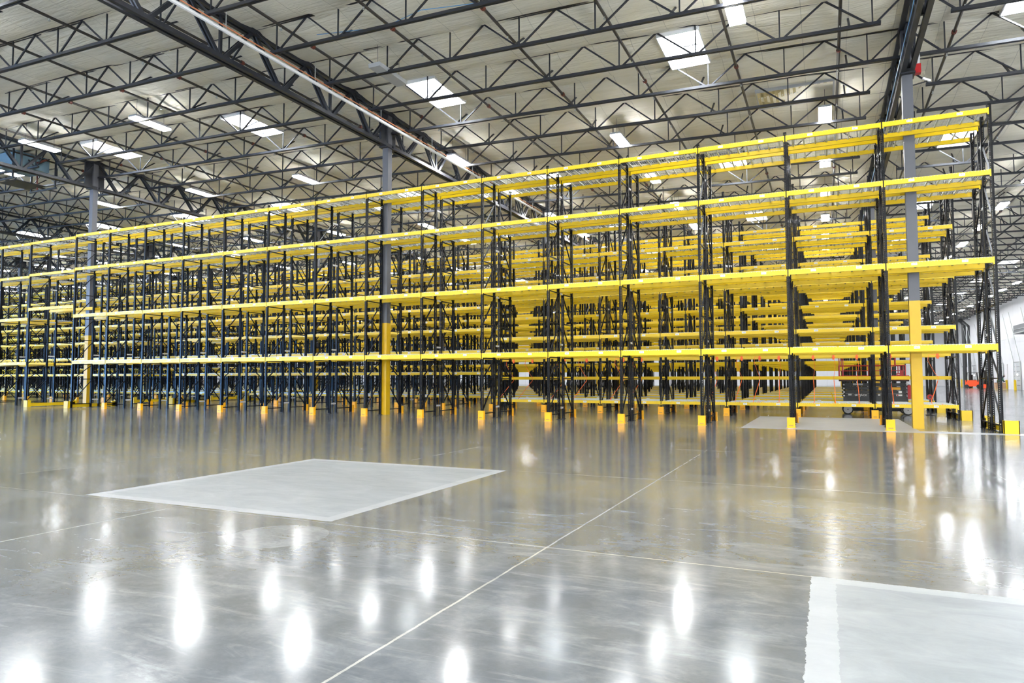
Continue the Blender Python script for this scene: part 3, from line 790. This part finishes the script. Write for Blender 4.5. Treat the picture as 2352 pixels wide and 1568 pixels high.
def clothe(e, lean, shirt, hat):
    l = lean; m = MB()
    m.tube((0, 0, .92), (0, -.03-l*.35, 1.2), .185, shirt, 14, .195); m.tube((0, -.03-l*.35, 1.2), (0, -.05-l*.62, 1.46), .195, shirt, 14, .13)
    for s_ in (-1, 1): m.tube((s_*.17, -.05-l*.6, 1.42), (s_*.25, -.1-l*.6, 1.1), .075, shirt, 10, .06)
    obj('shirt', m, e); hd = MB(); c = (0, -.10-l*.85, 1.66)
    hd.tube((c[0], c[1], c[2]-.13), (c[0], c[1], c[2]+.05), .075, SKIN, 12, .10); hd.box((-.015, c[1]-.125, c[2]-.03), (.015, c[1]-.095, c[2]+.01), SKIN); obj('head', hd, e)
    if hat:
        h = MB(); h.tube((c[0], c[1], c[2]+.03), (c[0], c[1], c[2]+.16), .14, hat, 14, .07); h.tube((c[0], c[1]-.03, c[2]+.03), (c[0], c[1]-.03, c[2]+.045), .17, hat, 14); obj('hard_hat', h, e)
J_, E_, R_ = stand(0)
def person2(loc, lean, label, shirt, hat, rz):
    J_, E_, R_ = stand(lean); me = bpy.data.meshes.new('body'); me.from_pydata(J_, E_, []); me.materials.append(NAVY)
    o = bpy.data.objects.new('body', me); COL.objects.link(o); o.modifiers.new('skin', 'SKIN')
    if me.skin_vertices:
        for i, r in enumerate(R_): me.skin_vertices[0].data[i].radius = r; me.skin_vertices[0].data[i].use_root = (i == 0)
    e = empty('person', loc); e.rotation_euler = (0, 0, rz); o.parent = e; clothe(e, lean, shirt, hat)
    tag(e, label, 'person')
person2((18.55, 103.0, 0), 0., 'person in green shirt and cream hard hat standing by the forklifts', GRN, HAT, .5)
person2((18.95, 99.6, 0), .6, 'person in green shirt leaning over a cardboard box', GRN, None, 1.2)
m = MB(); m.box((-.5, -.5, .14), (.5, .5, .85), CARD); m.box((-.6, -.6, 0), (.6, .6, .14), STAIN); m.box((-.02, -.505, .14), (.02, .505, .855), WHT)
tag(obj('cardboard_box', m, None, (18.95, 98.6, 0)), 'brown cardboard box on a pallet beside the leaning person', 'box')

# alarm, camera and far-left roof unit
e = empty('alarm_device', (2.36+.27, YC-.05, 10.45)); m = MB(); m.box((-.08, -.1, -.15), (.1, .1, .12), RED); obj('strobe', m, e)
m = MB(); m.tube((0, 0, .1), (.06, .03, .5), .07, OFF, 9, .05); obj('plastic_wrap', m, e); tag(e, 'red alarm strobe wrapped in plastic atop the right column', 'alarm')
e = empty('security_camera', (2.36+.15, YC, 10.0)); m = MB(); m.bar((0, 0, 0), (.38, 0, .06), .03, .03, TYRE); obj('arm', m, e); m = MB(); m.bar((.26, -.05, .14), (.46, .05, .07), .06, .06, PIPEW); obj('body', m, e)
tag(e, 'small white security camera on an arm near the right column top', 'camera')
e = empty('roof_unit', (-36.6, 20.4, zc(-36)-.5)); m = MB(); m.box((-.8, -.8, -.35), (.8, .8, .35), mat('unit_blue', (.20, .33, .42), .4, .3)); obj('housing', m, e)
m = MB()
for x in (-1, 1):
    for y in (-1, 1): m.bar((x, y, -1.1), (x, y, .45), .07, .07, JST)
for y in (-1, 1): m.bar((-1.1, y, -1.1), (1.1, y, -1.1), .08, .08, JST)
m.box((-.7, -.7, -1.08), (.7, .7, -1.04), JST); obj('platform', m, e)
m = MB(); m.tube((-1.0, 0, -.3), (1.4, .3, .1), .05, CPL, 8); m.tube((.2, .6, -1.2), (.3, .5, .2), .04, CPL, 8); obj('pipe', m, e)
tag(e, 'blue grey ventilation unit on a platform under the roof, before the left column', 'ventilation unit')

# ------------------------------------------------------------------ world and view
w = bpy.data.worlds.new('world'); S.world = w; w.use_nodes = True
w.node_tree.nodes['Background'].inputs[0].default_value = (.8, .88, 1, 1); w.node_tree.nodes['Background'].inputs[1].default_value = 1.
vs_ = S.view_settings; vs_.view_transform = 'Standard'; vs_.look = 'None'; vs_.gamma = 1; vs_.use_curve_mapping = False; vs_.exposure = 0.6
S.cycles.max_bounces = 5; S.cycles.diffuse_bounces = 3; S.cycles.glossy_bounces = 3; S.cycles.use_adaptive_sampling = True; S.cycles.adaptive_threshold = .09; S.cycles.adaptive_min_samples = 10; S.cycles.time_limit = 900; S.cycles.caustics_reflective = False; S.cycles.transmission_bounces = 2
S.cycles.sample_clamp_indirect = 8
print('OBJECTS', len(bpy.data.objects), 'joists', len(cand))
